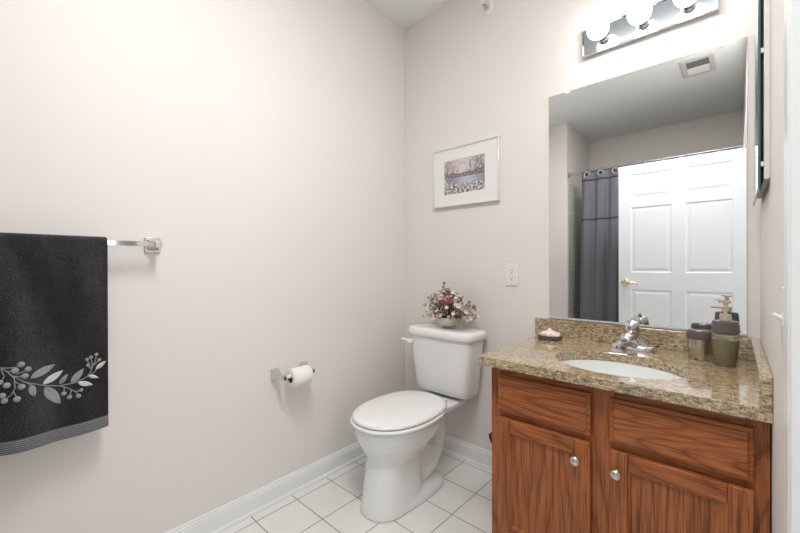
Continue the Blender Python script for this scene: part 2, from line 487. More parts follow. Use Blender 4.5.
# six panel door, standing open square to the right wall
def panel_door():
    x0, x1, yf, yb = 0.869, 1.7185, -1.982, -2.017
    d = struct(MB().box((x0, yf - 0.006, 0.012), (x1, yb, 2.032)).build('door_1', 'door', bevel=0.001))
    m = MB()
    cols = [(0.965, 1.262), (1.352, 1.646)]
    rows = [(0.20, 0.93), (1.075, 1.665), (1.725, 1.955)]
    xs = [x0, cols[0][0], cols[0][1], cols[1][0], cols[1][1], x1]
    zs = [0.012, 0.20, 0.925, 1.075, 1.655, 1.735, 1.950, 2.032]
    for i in range(5):
        for k in range(7):
            a, b, c_, e = xs[i], xs[i + 1], zs[k], zs[k + 1]
            if i in (1, 3) and k in (1, 3, 5):
                st = [(0, yf), (0.009, yf - 0.0055), (0.020, yf - 0.0055), (0.036, yf - 0.0015)]
                rings = [[(a + q, y, c_ + q), (b - q, y, c_ + q), (b - q, y, e - q), (a + q, y, e - q)] for q, y in st]
                vs = [v for r in rings for v in r]; fs = []
                for r in range(3):
                    for j in range(4):
                        fs.append((r * 4 + j, r * 4 + (j + 1) % 4, (r + 1) * 4 + (j + 1) % 4, (r + 1) * 4 + j))
                fs.append((12, 13, 14, 15))
                m.faces(vs, fs)
            else:
                m.faces([(a, yf, c_), (b, yf, c_), (b, yf, e), (a, yf, e)], [(0, 1, 2, 3)])
    # rim closing the raised skin back to the slab
    m.faces([(x0, yf, 0.012), (x1, yf, 0.012), (x1, yf - 0.006, 0.012), (x0, yf - 0.006, 0.012)], [(0, 1, 2, 3)])
    m.faces([(x0, yf, 2.032), (x1, yf, 2.032), (x1, yf - 0.006, 2.032), (x0, yf - 0.006, 2.032)], [(0, 1, 2, 3)])
    m.faces([(x0, yf, 0.012), (x0, yf, 2.032), (x0, yf - 0.006, 2.032), (x0, yf - 0.006, 0.012)], [(0, 1, 2, 3)])
    m.faces([(x1, yf, 0.012), (x1, yf, 2.032), (x1, yf - 0.006, 2.032), (x1, yf - 0.006, 0.012)], [(0, 1, 2, 3)])
    bmesh.ops.remove_doubles(m.bm, verts=m.bm.verts, dist=1e-5)
    m.build('door_face', 'door', d, smooth=False)
    h = MB()
    hx, hz = 0.925, 0.985
    h.lathe([(0.0, 0), (0.032, 0), (0.032, 0.006), (0.024, 0.012), (0.012, 0.014), (0.011, 0.045), (0.0, 0.045)], (hx, yf, hz), 24, 'y')
    h.tube([(hx, yf + 0.045, hz), (hx + 0.03, yf + 0.05, hz + 0.003), (hx + 0.075, yf + 0.047, hz - 0.002), (hx + 0.105, yf + 0.042, hz - 0.008)], [0.011, 0.010, 0.008, 0.006], 12)
    h.build('door_handle', 'brass', d)
    for z in (0.25, 1.05, 1.82):
        MB().tube([(x1 - 0.004, yb - 0.004, z - 0.045), (x1 - 0.004, yb - 0.004, z + 0.045)], 0.0045, 10).build('hinge', 'brass', d)
panel_door()

# ------------------------------------------------------------------ wall mirror
mx0, mx1, mz0, mz1 = 0.9675, 1.687, 0.8885, 1.981
t = thing('wall_mirror', 'large frameless rectangular mirror on the wall above the vanity backsplash', 'mirror', ((mx0 + mx1) / 2, -0.001, mz0))
def rel(o, a): return tuple(a[i] - o.location[i] for i in range(3))
q = t.location
MB().box(rel(t, (mx0, -0.0005, mz0)), rel(t, (mx1, -0.0045, mz1))).build('mirror_backing', 'mirror_edge', t, smooth=False)
b = 0.0008
g = MB()
ys = -0.0054
o4 = [(mx0, -0.0046, mz0), (mx1, -0.0046, mz0), (mx1, -0.0046, mz1), (mx0, -0.0046, mz1)]
i4 = [(mx0 + b, ys, mz0 + b), (mx1 - b, ys, mz0 + b), (mx1 - b, ys, mz1 - b), (mx0 + b, ys, mz1 - b)]
g.faces([rel(t, p) for p in o4 + i4], [(0, 1, 5, 4), (1, 2, 6, 5), (2, 3, 7, 6), (3, 0, 4, 7), (4, 5, 6, 7)])
g.build('mirror_glass', 'mirror', t, smooth=False)
for cx in (1.057, 1.612):
    cl = MB().box(rel(t, (cx - 0.010, -0.0005, mz1 - 0.012)), rel(t, (cx + 0.010, -0.010, mz1 + 0.006)))
    cl.lathe([(0.0, 0), (0.005, 0), (0.004, -0.002), (0, -0.0025)], rel(t, (cx, -0.0005, mz1 + 0.012)), 12, 'y')
    cl.build('mirror_clip', 'plastic', t, bevel=0.001)
MB().box(rel(t, (mx0, -0.0005, mz0 - 0.008)), rel(t, (mx1, -0.0085, mz0 + 0.0005))).build('bottom_channel', 'mirror_edge', t, bevel=0.001)

# ------------------------------------------------------------------ vanity light bar
t = thing('vanity_light', 'three globe bulb bar light with mirrored steel backplate above the mirror', 'light', (1.367, 0, 2.165))
MB().box((-0.236, -0.0005, -0.052), (0.236, -0.022, 0.058)).build('backplate', 'brushed', t, bevel=0.004)
MB().box((-0.238, -0.0005, -0.057), (0.238, -0.026, -0.051)).box((-0.238, -0.0005, 0.057), (0.238, -0.026, 0.063)).box((-0.2405, -0.0005, -0.057), (-0.2355, -0.026, 0.063)).box((0.2355, -0.0005, -0.057), (0.2405, -0.026, 0.063)).build('plate_rim', 'chrome', t, bevel=0.001)
BY = -0.105
for bx in (-0.152, 0.0, 0.152):
    s_ = MB().lathe([(0.0, -0.022), (0.026, -0.022), (0.026, -0.027), (0.021, -0.030), (0.0205, -0.052), (0.018, -0.054), (0, -0.054)], (bx, 0, 0.0), 24, 'y').build('socket', 'chrome', t)
    prof = [(0.0, -0.052), (0.014, -0.053), (0.0165, -0.060)]
    rb = 0.0425
    for i in range(2, 15):
        a = PI - PI * i / 15 - 0.02
        prof.append((rb * math.sin(a), BY + rb * math.cos(a)))
    prof.append((0.0, BY - rb))
    MB().lathe(prof, (bx, 0, 0), 28, 'y').build('light_bulb', 'bulb', t, angle=60)

# ------------------------------------------------------------------ framed picture
def print_colour(u, v):
    """winter lakeside: pale sky, bare trees, lake and snowy rocks"""
    n = lambda a, b, s=0: noise.noise(Vector((u * a, v * b, s)))
    sky = Vector((0.56, 0.50, 0.50)) + Vector((0.16, 0.14, 0.13)) * max(0, 1 - abs(u - 0.47) * 3.0)
    haze = Vector((0.50, 0.46, 0.46))
    if v > 0.47:
        col = sky
        dens = -0.05 + 0.85 * max(0, abs(u - 0.47) - 0.10) - max(0, v - 0.62) * 0.25
        tw = n(16, 12, 1) * 0.45 + n(38, 30, 2) * 0.40 + n(90, 80, 8) * 0.35
        col = col.lerp(Vector((0.20, 0.16, 0.155)), max(0, min(0.85, (tw + dens) * 1.6 + 0.10)))
        edge = 0.58 + 0.05 * n(9, 1, 3) + 0.10 * abs(u - 0.45)
        if v < edge:
            col = Vector((0.085, 0.07, 0.065)).lerp(haze, max(0, min(0.8, 0.35 + n(40, 26, 4) * 0.9)))
        for tx, th in ((0.09, .9), (0.25, .80), (0.66, .92), (0.80, .97), (0.93, .85)):
            if abs(u - tx - 0.03 * n(2, 5, tx * 9)) < 0.006 and v < th: col = Vector((0.14, 0.11, 0.10))
    elif v > 0.27 + 0.07 * n(6, 1, 5) + 0.5 * max(0, 0.38 - u) + 0.05 * n(30, 20, 9):
        k_ = 0.5 + 0.5 * n(8, 40, 6)
        col = Vector((0.24, 0.25, 0.30)).lerp(Vector((0.60, 0.62, 0.72)), max(0, min(1, 1.15 - abs(u - 0.58) * 2.6)) * (0.4 + 0.6 * k_))
    else:
        k = n(18, 22, 7) * 0.7 + n(55, 55, 12) * 0.5
        col = Vector((0.13, 0.095, 0.09)).lerp(Vector((0.70, 0.67, 0.65)), max(0, min(1, 0.5 + k * 2.2)))
    return [min(1, max(0, x)) for x in col] + [1.0]
px0, px1, pz0, pz1 = 0.262, 0.704, 1.497, 1.850
t = thing('framed_picture', 'small lakeside winter print in a thin white frame with wide mat', 'picture', ((px0 + px1) / 2, -0.001, (pz0 + pz1) / 2))
hx, hz = (px1 - px0) / 2, (pz1 - pz0) / 2
f = MB(); fw = 0.008
f.box((-hx, 0, -hz), (hx, -0.024, -hz + fw)).box((-hx, 0, hz - fw), (hx, -0.024, hz)).box((-hx, 0, -hz + fw), (-hx + fw, -0.024, hz - fw)).box((hx - fw, 0, -hz + fw), (hx, -0.024, hz - fw))
f.build('frame', 'frame', t, bevel=0.0015)
ox0, ox1, oz0, oz1 = -0.142, 0.134, -0.103, 0.099
f = MB()
a4 = [(-hx + fw, -0.017, -hz + fw), (hx - fw, -0.017, -hz + fw), (hx - fw, -0.017, hz - fw), (-hx + fw, -0.017, hz - fw)]
b4 = [(ox0, -0.017, oz0), (ox1, -0.017, oz0), (ox1, -0.017, oz1), (ox0, -0.017, oz1)]
c4 = [(ox0 + 0.001, -0.0152, oz0 + 0.001), (ox1 - 0.001, -0.0152, oz0 + 0.001), (ox1 - 0.001, -0.0152, oz1 - 0.001), (ox0 + 0.001, -0.0152, oz1 - 0.001)]
f.faces(a4 + b4 + c4, [(i, (i + 1) % 4, 4 + (i + 1) % 4, 4 + i) for i in range(4)] + [(4 + i, 4 + (i + 1) % 4, 8 + (i + 1) % 4, 8 + i) for i in range(4)])
f.box((-hx + fw, -0.004, -hz + fw), (hx - fw, -0.0135, hz - fw))
f.build('mat_board', 'mat_board', t, smooth=False)
NX, NZ = 150, 110
me = bpy.data.meshes.new('print')
vs = [(ox0 + (ox1 - ox0) * i / NX, -0.0148, oz0 + (oz1 - oz0) * k / NZ) for k in range(NZ + 1) for i in range(NX + 1)]
fs = [(k * (NX + 1) + i, k * (NX + 1) + i + 1, (k + 1) * (NX + 1) + i + 1, (k + 1) * (NX + 1) + i) for k in range(NZ) for i in range(NX)]
me.from_pydata(vs, [], fs)
ca = me.color_attributes.new('Col', 'FLOAT_COLOR', 'POINT')
for k in range(NZ + 1):
    for i in range(NX + 1):
        ca.data[k * (NX + 1) + i].color = print_colour(i / NX, k / NZ)
me.materials.append(MAT['print'])
o = bpy.data.objects.new('print', me); COL.objects.link(o); o.parent = t

# ------------------------------------------------------------------ outlet, switch, sprinkler, vent
t = thing('wall_outlet', 'white double electrical outlet on the back wall left of the mirror', 'outlet', (0.770, 0, 1.093))
MB().box((-0.0365, -0.0003, -0.0595), (0.0365, -0.006, 0.0595)).build('cover_plate', 'plastic', t, bevel=0.0035)
for dz in (0.0195, -0.0195):
    r_ = MB().loft([rr(0, 0, 0.0165, 0.0145, 0, 3.2, 24), rr(0, 0, 0.0165, 0.0145, 0.0022, 3.2, 24)])
    for v in r_.bm.verts: v.co = Vector((v.co.x, -0.006 - v.co.z, v.co.y + dz))
    r_ = r_.build('receptacle', 'plastic', t)
    MB().box((-0.0075, -0.0079, dz), (-0.005, -0.0086, dz + 0.0085)).box((0.005, -0.0079, dz + 0.001), (0.0075, -0.0086, dz + 0.0085)).box((-0.0025, -0.0079, dz - 0.0095), (0.0025, -0.0086, dz - 0.005)).build('slots', 'slot', r_, smooth=False)
for dz in (0.048, 0, -0.048):
    MB().lathe([(0, -0.0055), (0.003, -0.0055), (0.003, -0.0068), (0, -0.007)], (0, 0, dz), 10, 'y').build('screw', 'satin', t)

t = thing('light_switch', 'white toggle light switch on the right wall near the doorway', 'switch', (W, -0.90, 1.045))
MB().box((0, -0.035, -0.058), (-0.004, 0.035, 0.058)).build('cover_plate', 'plastic', t, bevel=0.002)
MB().box((-0.003, -0.005, -0.011), (-0.0055, 0.005, 0.011)).tube([(-0.004, 0, 0.0), (-0.017, 0, 0.009)], [0.0045, 0.0035], 8).build('toggle', 'plastic', t)

t = thing('fire_sprinkler', 'white fire sprinkler head high on the back wall', 'sprinkler', (0.628, 0, 2.586))
MB().lathe([(0, 0), (0.036, 0), (0.037, -0.004), (0.030, -0.012), (0.022, -0.012), (0.020, -0.006), (0, -0.006)], (0, 0, 0), 28, 'y').build('escutcheon', 'plastic', t)
MB().lathe([(0, -0.005), (0.011, -0.005), (0.011, -0.030), (0.007, -0.032), (0, -0.032)], (0, 0, 0), 16, 'y').build('body', 'chrome', t)
fr_ = MB()
for s_ in (-1, 1):
    fr_.tube([(s_ * 0.010, -0.028, 0), (s_ * 0.015, -0.038, 0), (s_ * 0.012, -0.052, 0), (0, -0.062, 0)], 0.0025, 8)
fr_.build('frame_arms', 'plastic', t)
MB().tube([(0, -0.032, 0), (0, -0.058, 0)], 0.002, 8).build('glass_bulb', 'vent_grey', t)
MB().box((-0.016, -0.0615, 0.004), (0.016, -0.030, 0.006)).box((-0.012, -0.062, -0.010), (0.012, -0.064, 0.006)).build('deflector', 'plastic', t, bevel=0.0006)

t = thing('ceiling_vent', 'square white fan vent with grey grille and light lens on the ceiling', 'vent', (1.437, -1.945, H))
MB().box((-0.105, -0.165, 0), (0.105, -0.125, -0.012)).box((-0.105, 0.125, 0), (0.105, 0.165, -0.012)).box((-0.105, -0.125, 0), (-0.07, 0.125, -0.012)).box((0.07, -0.125, 0), (0.105, 0.125, -0.012)).box((-0.012, -0.140, -0.010), (0.012, -0.125, -0.02)).build('frame', 'vent_frame', t, bevel=0.003)
gr = MB().box((-0.07, 0.0, -0.0005), (0.07, 0.125, -0.003))
for i in range(12):
    gr.box((-0.07, 0.003 + i * 0.0102, -0.003), (0.07, 0.007 + i * 0.0102, -0.009))
gr.build('grille', 'vent_grey', t, smooth=False)
MB().box((-0.07, -0.125, -0.0005), (0.07, 0.0, -0.010)).build('light_lens', 'lens', t, bevel=0.002)

# ------------------------------------------------------------------ medicine cabinet on the right wall
t = thing('medicine_cabinet', 'thin mirror-door medicine cabinet on the right wall beside the large mirror', 'cabinet', (W, -0.30, 1.345))
MB().box((0, -0.20, 0.025), (-0.0115, 0.20, 0.77)).build('cabinet_body', 'cream_plastic', t, bevel=0.001)
MB().box((-0.0116, -0.185, 0.045), (-0.0165, 0.19, 0.76)).build('gap_shade_board', 'dark', t, smooth=False)  # black board stands in for the shade between mirror door and body
for dz in (0.06, 0.36, 0.70):
    MB().box((-0.0118, -0.197, dz), (-0.0172, -0.186, dz + 0.012)).build('bumper', 'plastic', t)
dr = MB().box((-0.0176, -0.20, 0.0), (-0.0222, 0.20, 0.78)).build('mirror_door', 'teal_glass', t, bevel=0.0008)
MB().box((-0.0223, -0.197, 0.003), (-0.0229, 0.197, 0.777)).build('mirror_face', 'mirror', dr, smooth=False)

# ------------------------------------------------------------------ vanity cabinet
CX0, CX1, CF, CT = 0.950, W - 0.003, -0.563, 0.760
t = thing('vanity_cabinet', 'reddish oak vanity cabinet with two doors and two drawer fronts', 'cabinet', (CX0, CF, 0))
loc = t.location
def cb(m, a, b_, mi=0): return m.box(rel(t, a), rel(t, b_), mi)
m = MB()
cb(m, (CX0, -0.004, 0), (CX0 + 0.016, CF + 0.019, CT)); cb(m, (CX1 - 0.016, -0.004, 0.0), (CX1, CF + 0.019, CT))
cb(m, (CX0 + 0.016, -0.004, 0.09), (CX1 - 0.016, CF + 0.019, 0.105)); cb(m, (CX0 + 0.016, CF + 0.075, 0), (CX1 - 0.016, CF + 0.06, 0.09))
cb(m, (CX0 + 0.016, -0.004, 0.105), (CX1 - 0.016, -0.010, CT))
m.build('carcass', 'oak_v', t, smooth=False)
for x0, x1 in ((CX0, CX0 + 0.04), (CX1 - 0.045, CX1), (1.290, 1.378)):
    cb(MB(), (x0, CF, 0.09), (x1, CF + 0.019, CT)).build('frame_stile', 'oak_v', t, bevel=0.0008)
for x0, x1 in ((CX0 + 0.04, 1.290), (1.378, CX1 - 0.045)):
    for z0, z1 in ((0.715, CT), (0.55, 0.61), (0.09, 0.135)):
        cb(MB(), (x0, CF + 0.0004, z0), (x1, CF + 0.019, z1)).build('frame_rail', 'oak_h', t, bevel=0.0008)
for k, (x0, x1) in enumerate(((0.984, 1.308), (1.363, 1.688))):
    # drawer front: slab with a routed edge
    z0, z1, y0 = 0.592, 0.729, CF - 0.0005
    st = [(0, y0), (0, y0 - 0.011), (0.004, y0 - 0.0135), (0.009, y0 - 0.0145), (0.013, y0 - 0.019)]
    rings = [[rel(t, p) for p in ((x0 + q_, y, z0 + q_), (x1 - q_, y, z0 + q_), (x1 - q_, y, z1 - q_), (x0 + q_, y, z1 - q_))] for q_, y in st]
    MB().loft(rings).build('drawer_front', ('oak_dh1', 'oak_dh2')[k], t, smooth=False)
    # frame and panel door
    z0, z1 = 0.118, 0.571
    sw = 0.050
    a0, a1, c0, c1 = x0 + sw, x1 - sw, z0 + sw, z1 - sw
    st = [(0.0, y0 - 0.016), (0.005, y0 - 0.0135), (0.009, y0 - 0.009), (0.011, y0 - 0.009)]
    rings = [[rel(t, p) for p in ((a0 + q_, y, c0 + q_), (a1 - q_, y, c0 + q_), (a1 - q_, y, c1 - q_), (a0 + q_, y, c1 - q_))] for q_, y in st]
    stl = MB().loft([[rel(t, p) for p in ((a0 - 0.01, y0, c0 - 0.01), (a1 + 0.01, y0, c0 - 0.01), (a1 + 0.01, y0, c1 + 0.01), (a0 - 0.01, y0, c1 + 0.01))]] + rings[:1] + rings).build('door', ('oak_panel', 'oak_panel2')[k], t, smooth=False)
    for b0, b1 in ((x0, x0 + sw), (x1 - sw, x1)):
        cb(MB(), (b0, y0, z0), (b1, y0 - 0.019, z1)).build('door_stile', 'oak_v', stl, bevel=0.003)
    for b0, b1 in ((z0, z0 + sw), (z1 - sw, z1)):
        cb(MB(), (x0 + sw, y0, b0), (x1 - sw, y0 - 0.0188, b1)).build('door_rail', 'oak_h', stl, bevel=0.003)
    kx = (1.268, 1.384)[k]
    kn = MB().lathe([(0, 0), (0.009, 0), (0.008, -0.003), (0.006, -0.008), (0.0065, -0.011), (0.0145, -0.015), (0.0165, -0.020), (0.015, -0.025), (0.009, -0.029), (0, -0.030)], rel(t, (kx, y0 - 0.0188, (0.508, 0.508)[k])), 24, 'y')
    kn.build('knob', 'satin', stl, angle=60)

# ------------------------------------------------------------------ granite top with undermount sink
ZT, TH = 0.796, 0.034
KX0, KX1, KF = 0.921, W - 0.001, -0.612
SX, SY, SA, SB = 1.342, -0.382, 0.204, 0.166
t = thing('granite_countertop', 'speckled brown granite vanity top with backsplash and oval cutout', 'countertop', ((KX0 + KX1) / 2, KF / 2, ZT - TH))
NE = 64
def ell(z, k=1.0, dz=0):
    return [rel(t, (SX + SA * k * math.cos(2 * PI * i / NE + PI / 4), SY + SB * k * math.sin(2 * PI * i / NE + PI / 4), z)) for i in range(NE)]
def rect(z, ins=0):
    out = []
    cs = [(KX1 - ins, -0.001 - ins), (KX0 + ins, -0.001 - ins), (KX0 + ins, KF + ins), (KX1 - ins, KF + ins)]
    for c_ in range(4):
        a, b_ = cs[c_], cs[(c_ + 1) % 4]
        for i in range(NE // 4):
            q_ = i / (NE / 4)
            out.append(rel(t, (a[0] + (b_[0] - a[0]) * q_, a[1] + (b_[1] - a[1]) * q_, z)))
    return out
m = MB()
rings = [ell(ZT - TH), ell(ZT - 0.002), ell(ZT, 1.008), rect(ZT, 0.002), rect(ZT - 0.002), rect(ZT - TH + 0.002), rect(ZT - TH, 0.002), ell(ZT - TH)]
m.loft(rings, cap=False)
m.build('slab', 'granite', t, smooth=False)
SZ = 0.876
MB().box(rel(t, (0.902, -0.0005, ZT + 0.0005)), rel(t, (KX1, -0.021, SZ))).build('backsplash', 'granite', t, bevel=0.0015, smooth=False)
MB().box(rel(t, (KX1 - 0.024, -0.0215, ZT + 0.0005)), rel(t, (KX1, KF + 0.001, SZ))).build('side_splash', 'granite', t, bevel=0.0015, smooth=False)

t = thing('sink_basin', 'white oval undermount sink basin set in the granite top', 'sink', (SX, SY, ZT - TH - 0.001))
prof = [(1.09, 0.0), (1.0, -0.0005), (0.985, -0.012), (0.95, -0.045), (0.86, -0.085), (0.68, -0.118), (0.42, -0.135), (0.16, -0.142)]
out = [(0.16, -0.152), (0.44, -0.145), (0.72, -0.128), (0.90, -0.092), (0.99, -0.045), (1.09, -0.010)]
rings = [[(SA * k * math.cos(2 * PI * i / 48), SB * k * math.sin(2 * PI * i / 48), z) for i in range(48)] for k, z in prof + out + [prof[0]]]
MB().loft(rings, cap=False).build('basin', 'sink', t, angle=60)
MB().lathe([(0, -0.1415), (0.032, -0.1415), (0.031, -0.138), (0.022, -0.139), (0.020, -0.137), (0, -0.1355)], (0, 0, 0), 24).build('drain', 'chrome', t)

# ------------------------------------------------------------------ faucet
t = thing('faucet', 'chrome single-lever faucet behind the sink bowl', 'faucet', (1.340, -0.105, ZT))
m = MB()
m.loft([rr(0, 0, 0.078, 0.026, 0.0002, 2.6), rr(0, 0, 0.078, 0.026, 0.012, 2.6), rr(0, 0, 0.073, 0.023, 0.019, 2.6), rr(0, 0, 0.045, 0.018, 0.024, 2.4)])
m.build('base_plate', 'chrome', t, angle=50)
m = MB()
m.loft([rr(0, 0, 0.066, 0.024, 0.018, 2.2), rr(0, -0.001, 0.052, 0.025, 0.030, 2.1), rr(0, -0.003, 0.036, 0.026, 0.048, 2), rr(0, -0.003, 0.028, 0.027, 0.064, 2), rr(0, -0.003, 0.027, 0.027, 0.072, 2)])
m.build('body', 'chrome', t, angle=60)
m = MB()
pts = [(0, -0.01, 0.050), (0, -0.045, 0.064), (0, -0.085, 0.069), (0, -0.118, 0.066), (0, -0.132, 0.058)]
rings = []
for (x, y, z), hw_, hh in zip(pts, (0.023, 0.021, 0.020, 0.020, 0.017), (0.018, 0.015, 0.014, 0.013, 0.010)):
    rings.append([(hw_ * math.cos(2 * PI * i / 20), y, z + hh * math.sin(2 * PI * i / 20)) for i in range(20)])
m.loft(rings)
sp = m.build('spout', 'chrome', t, angle=60)
MB().lathe([(0, 0.056), (0.0145, 0.056), (0.0145, 0.036), (0.012, 0.034), (0, 0.036)], (0, -0.117, 0), 20).build('aerator', 'chrome', sp)
m = MB().lathe([(0, 0.073), (0.027, 0.073), (0.0295, 0.081), (0.029, 0.100), (0.025, 0.113), (0.015, 0.119), (0, 0.120)], (0, -0.003, 0), 28)
m.tube([(0, 0.004, 0.108), (0, 0.022, 0.122), (0, 0.036, 0.134)], [0.010, 0.007, 0.005], 12)
hd = m.build('lever_handle', 'chrome', t, angle=60)
MB().lathe([(0, 0), (0.0035, 0), (0.0035, -0.0015), (0, -0.0015)], (0, -0.0318, 0.094), 12, 'y').build('hot_cold_mark', 'red_petal', hd)
MB().tube([(0, 0.020, 0.016), (0, 0.020, 0.050)], 0.0022, 8).ball((0, 0.020, 0.053), 0.004, 10, 8).build('drain_rod', 'chrome', t)

# ------------------------------------------------------------------ soap dispenser, jar, soap dish
t = thing('soap_dispenser', 'olive green soap pump bottle with champagne pump, right of the jar', 'dispenser', (1.628, -0.165, ZT))
body = [(0.0, 0.0005), (0.025, 0.0005), (0.0285, 0.004), (0.032, 0.03), (0.0355, 0.070), (0.0362, 0.095), (0.0355, 0.112), (0, 0.112)]
MB().lathe(body, n=40).build('bottle', 'smoke', t, angle=50)
MB().lathe([(0, 0.006), (0.023, 0.006), (0.0265, 0.012), (0.0295, 0.04), (0.032, 0.070), (0.0325, 0.090), (0, 0.090)], n=32).build('liquid_soap', 'olive', t, angle=50)
MB().lathe([(0, 0.1123), (0.0365, 0.1123), (0.0385, 0.116), (0.0385, 0.122), (0.0372, 0.143), (0.034, 0.153), (0.018, 0.156), (0, 0.156)], n=40).build('shoulder', 'smoke_dark', t, angle=50)
MB().lathe([(0, 0.1562), (0.0165, 0.1562), (0.0165, 0.174), (0.014, 0.176), (0, 0.176)], n=24).build('collar', 'champagne', t, angle=50)
m = MB().lathe([(0, 0.176), (0.0055, 0.176), (0.0055, 0.188), (0.010, 0.189), (0.010, 0.203), (0.0065, 0.205), (0.0065, 0.216), (0.010, 0.217), (0.010, 0.221), (0, 0.222)], n=20)
m.tube([(0, 0, 0.198), (-0.022, -0.016, 0.201), (-0.036, -0.026, 0.201)], [0.005, 0.004, 0.003], 10)
m.tube([(0.014, 0.010, 0.2195), (-0.017, -0.013, 0.2195)], 0.0035, 8)
m.build('pump', 'champagne', t, angle=50)

t = thing('lidded_jar', 'squat frosted jar with dark grey lid, left of the soap dispenser', 'jar', (1.556, -0.108, ZT))
MB().lathe([(0, 0.0005), (0.030, 0.0005), (0.0335, 0.004), (0.036, 0.03), (0.0372, 0.060), (0.037, 0.074), (0, 0.074)], n=40).build('jar_body', 'jar_body', t, angle=50)
MB().lathe([(0, 0.0743), (0.0375, 0.0743), (0.0395, 0.078), (0.0395, 0.092), (0.0385, 0.098), (0.0365, 0.103), (0.034, 0.106), (0, 0.107)], n=40).build('lid', 'smoke_dark', t, angle=50)

t = thing('soap_dish', 'shallow round grey soap dish at the left end of the counter', 'soap dish', (1.004, -0.098, ZT))
MB().lathe([(0, 0.0005), (0.048, 0.0005), (0.054, 0.004), (0.0565, 0.020), (0.055, 0.0225), (0.052, 0.0215), (0.049, 0.014), (0, 0.013)], n=48).build('bowl', 'smoke_dark', t, angle=40)
MB().torus((0, 0, 0.0205), 0.0545, 0.0022, n=48).build('rim', 'satin', t)
random.seed(5)
m = MB()
# a scalloped decorative soap: low fan with a small peak
rings = []
for z, k in ((0.0145, 0.040), (0.020, 0.046), (0.026, 0.043), (0.031, 0.030), (0.036, 0.016), (0.042, 0.009), (0.048, 0.006), (0.051, 0.002)):
    rings.append([(k * (1 + 0.10 * math.cos(9 * 2 * PI * i / 72)) * math.cos(2 * PI * i / 72), k * 0.85 * (1 + 0.10 * math.cos(9 * 2 * PI * i / 72)) * math.sin(2 * PI * i / 72), z) for i in range(72)])
m.loft(rings)
for i in range(9):
    a = 2 * PI * i / 9 + 0.2
    m.ball((0.030 * math.cos(a), 0.027 * math.sin(a), 0.026), 0.010, 10, 8, (1, 1, 0.7))
so = m.build('bar_soap', 'soap', angle=60)
so.location = (1.004, -0.098, ZT)
tag(so, 'pale pink shell-shaped soap piled in the round dish', 'soap')

# ------------------------------------------------------------------ black cloth on the vanity's left side
t = thing('hanging_cloth', 'small black cloth hanging on the left side of the vanity', 'cloth', (CX0, -0.50, 0.66))
m = MB()
rings = []
for z, d0, d1, bl in ((0, -0.012, 0.03, 0.006), (-0.03, -0.02, 0.045, 0.011), (-0.09, -0.028, 0.055, 0.016), (-0.15, -0.030, 0.06, 0.019), (-0.185, -0.030, 0.06, 0.020), (-0.205, -0.038, 0.065, 0.036), (-0.222, -0.035, 0.06, 0.034), (-0.24, -0.02, 0.05, 0.012)):
    ring = []
    for i in range(32):
        a = 2 * PI * i / 32
        wob = 1 + 0.18 * math.sin(5 * a + z * 40)
        ring.append((-0.0015 - bl / 2 * (1 + math.cos(a)) * wob, (d0 + d1) / 2 + (d1 - d0) / 2 * math.sin(a), z))
    rings.append(ring)
m.loft(rings); m.build('cloth', 'black_cloth', t, angle=70)
MB().box((-0.0005, -0.004, -0.004), (-0.007, 0.022, 0.004)).build('hook', 'satin', t, bevel=0.001)

# ------------------------------------------------------------------ toilet
TXC = 0.423
t = thing('toilet', 'white two-piece toilet with closed lid in the left corner', 'toilet', (TXC, -0.45, 0))
def egg(cy, hw, yf, yb, z, nf=2.2, nb=2.4, k=56):
    out = []
    for i in range(k):
        a = 2 * PI * i / k; c_, s_ = math.cos(a), math.sin(a)
        e = nf if s_ < 0 else nb
        x = hw * math.copysign(abs(c_) ** (2 / e), c_)
        d = (cy - yf) if s_ < 0 else (yb - cy)
        y = cy + d * math.copysign(abs(s_) ** (2 / e), s_)
        out.append((x, y + 0.45, z))
    return out
m = MB()
# pedestal and bowl
m.loft([egg(-0.59, 0.114, -0.742, -0.42, 0.0, 2.3, 3), egg(-0.59, 0.113, -0.740, -0.42, 0.02, 2.3, 3), egg(-0.59, 0.106, -0.724, -0.42, 0.10, 2.3, 3),
        egg(-0.59, 0.100, -0.710, -0.42, 0.19, 2.3, 3), egg(-0.58, 0.100, -0.700, -0.42, 0.225, 2.3, 3), egg(-0.57, 0.108, -0.704, -0.38, 0.243, 2.2, 2.6), egg(-0.55, 0.128, -0.720, -0.35, 0.272, 2.2, 2.5),
        egg(-0.54, 0.157, -0.745, -0.32, 0.315, 2.1, 2.5), egg(-0.53, 0.177, -0.762, -0.29, 0.36, 2.1, 2.5), egg(-0.53, 0.181, -0.767, -0.28, 0.397, 2.1, 2.5),
        egg(-0.53, 0.179, -0.765, -0.28, 0.404, 2.1, 2.5)])
# rear deck under the tank
m.loft([rr(0, 0.45 - 0.20, 0.085, 0.14, 0.345, 4), rr(0, 0.45 - 0.18, 0.12, 0.155, 0.372, 4), rr(0, 0.45 - 0.18, 0.125, 0.155, 0.404, 4)])
# trapway
m.tube([(0, 0.12, 0.31), (0, 0.18, 0.335), (0, 0.232, 0.30), (0, 0.240, 0.22), (0, 0.205, 0.15), (0, 0.13, 0.115), (0, 0.08, 0.11), (0, 0.0, 0.15)], [0.065, 0.060, 0.054, 0.050, 0.056, 0.078, 0.084, 0.06], 24)
m.tube([(0, -0.02, 0.27), (0, 0.10, 0.19), (0, 0.20, 0.10)], [0.07, 0.045, 0.04], 20)
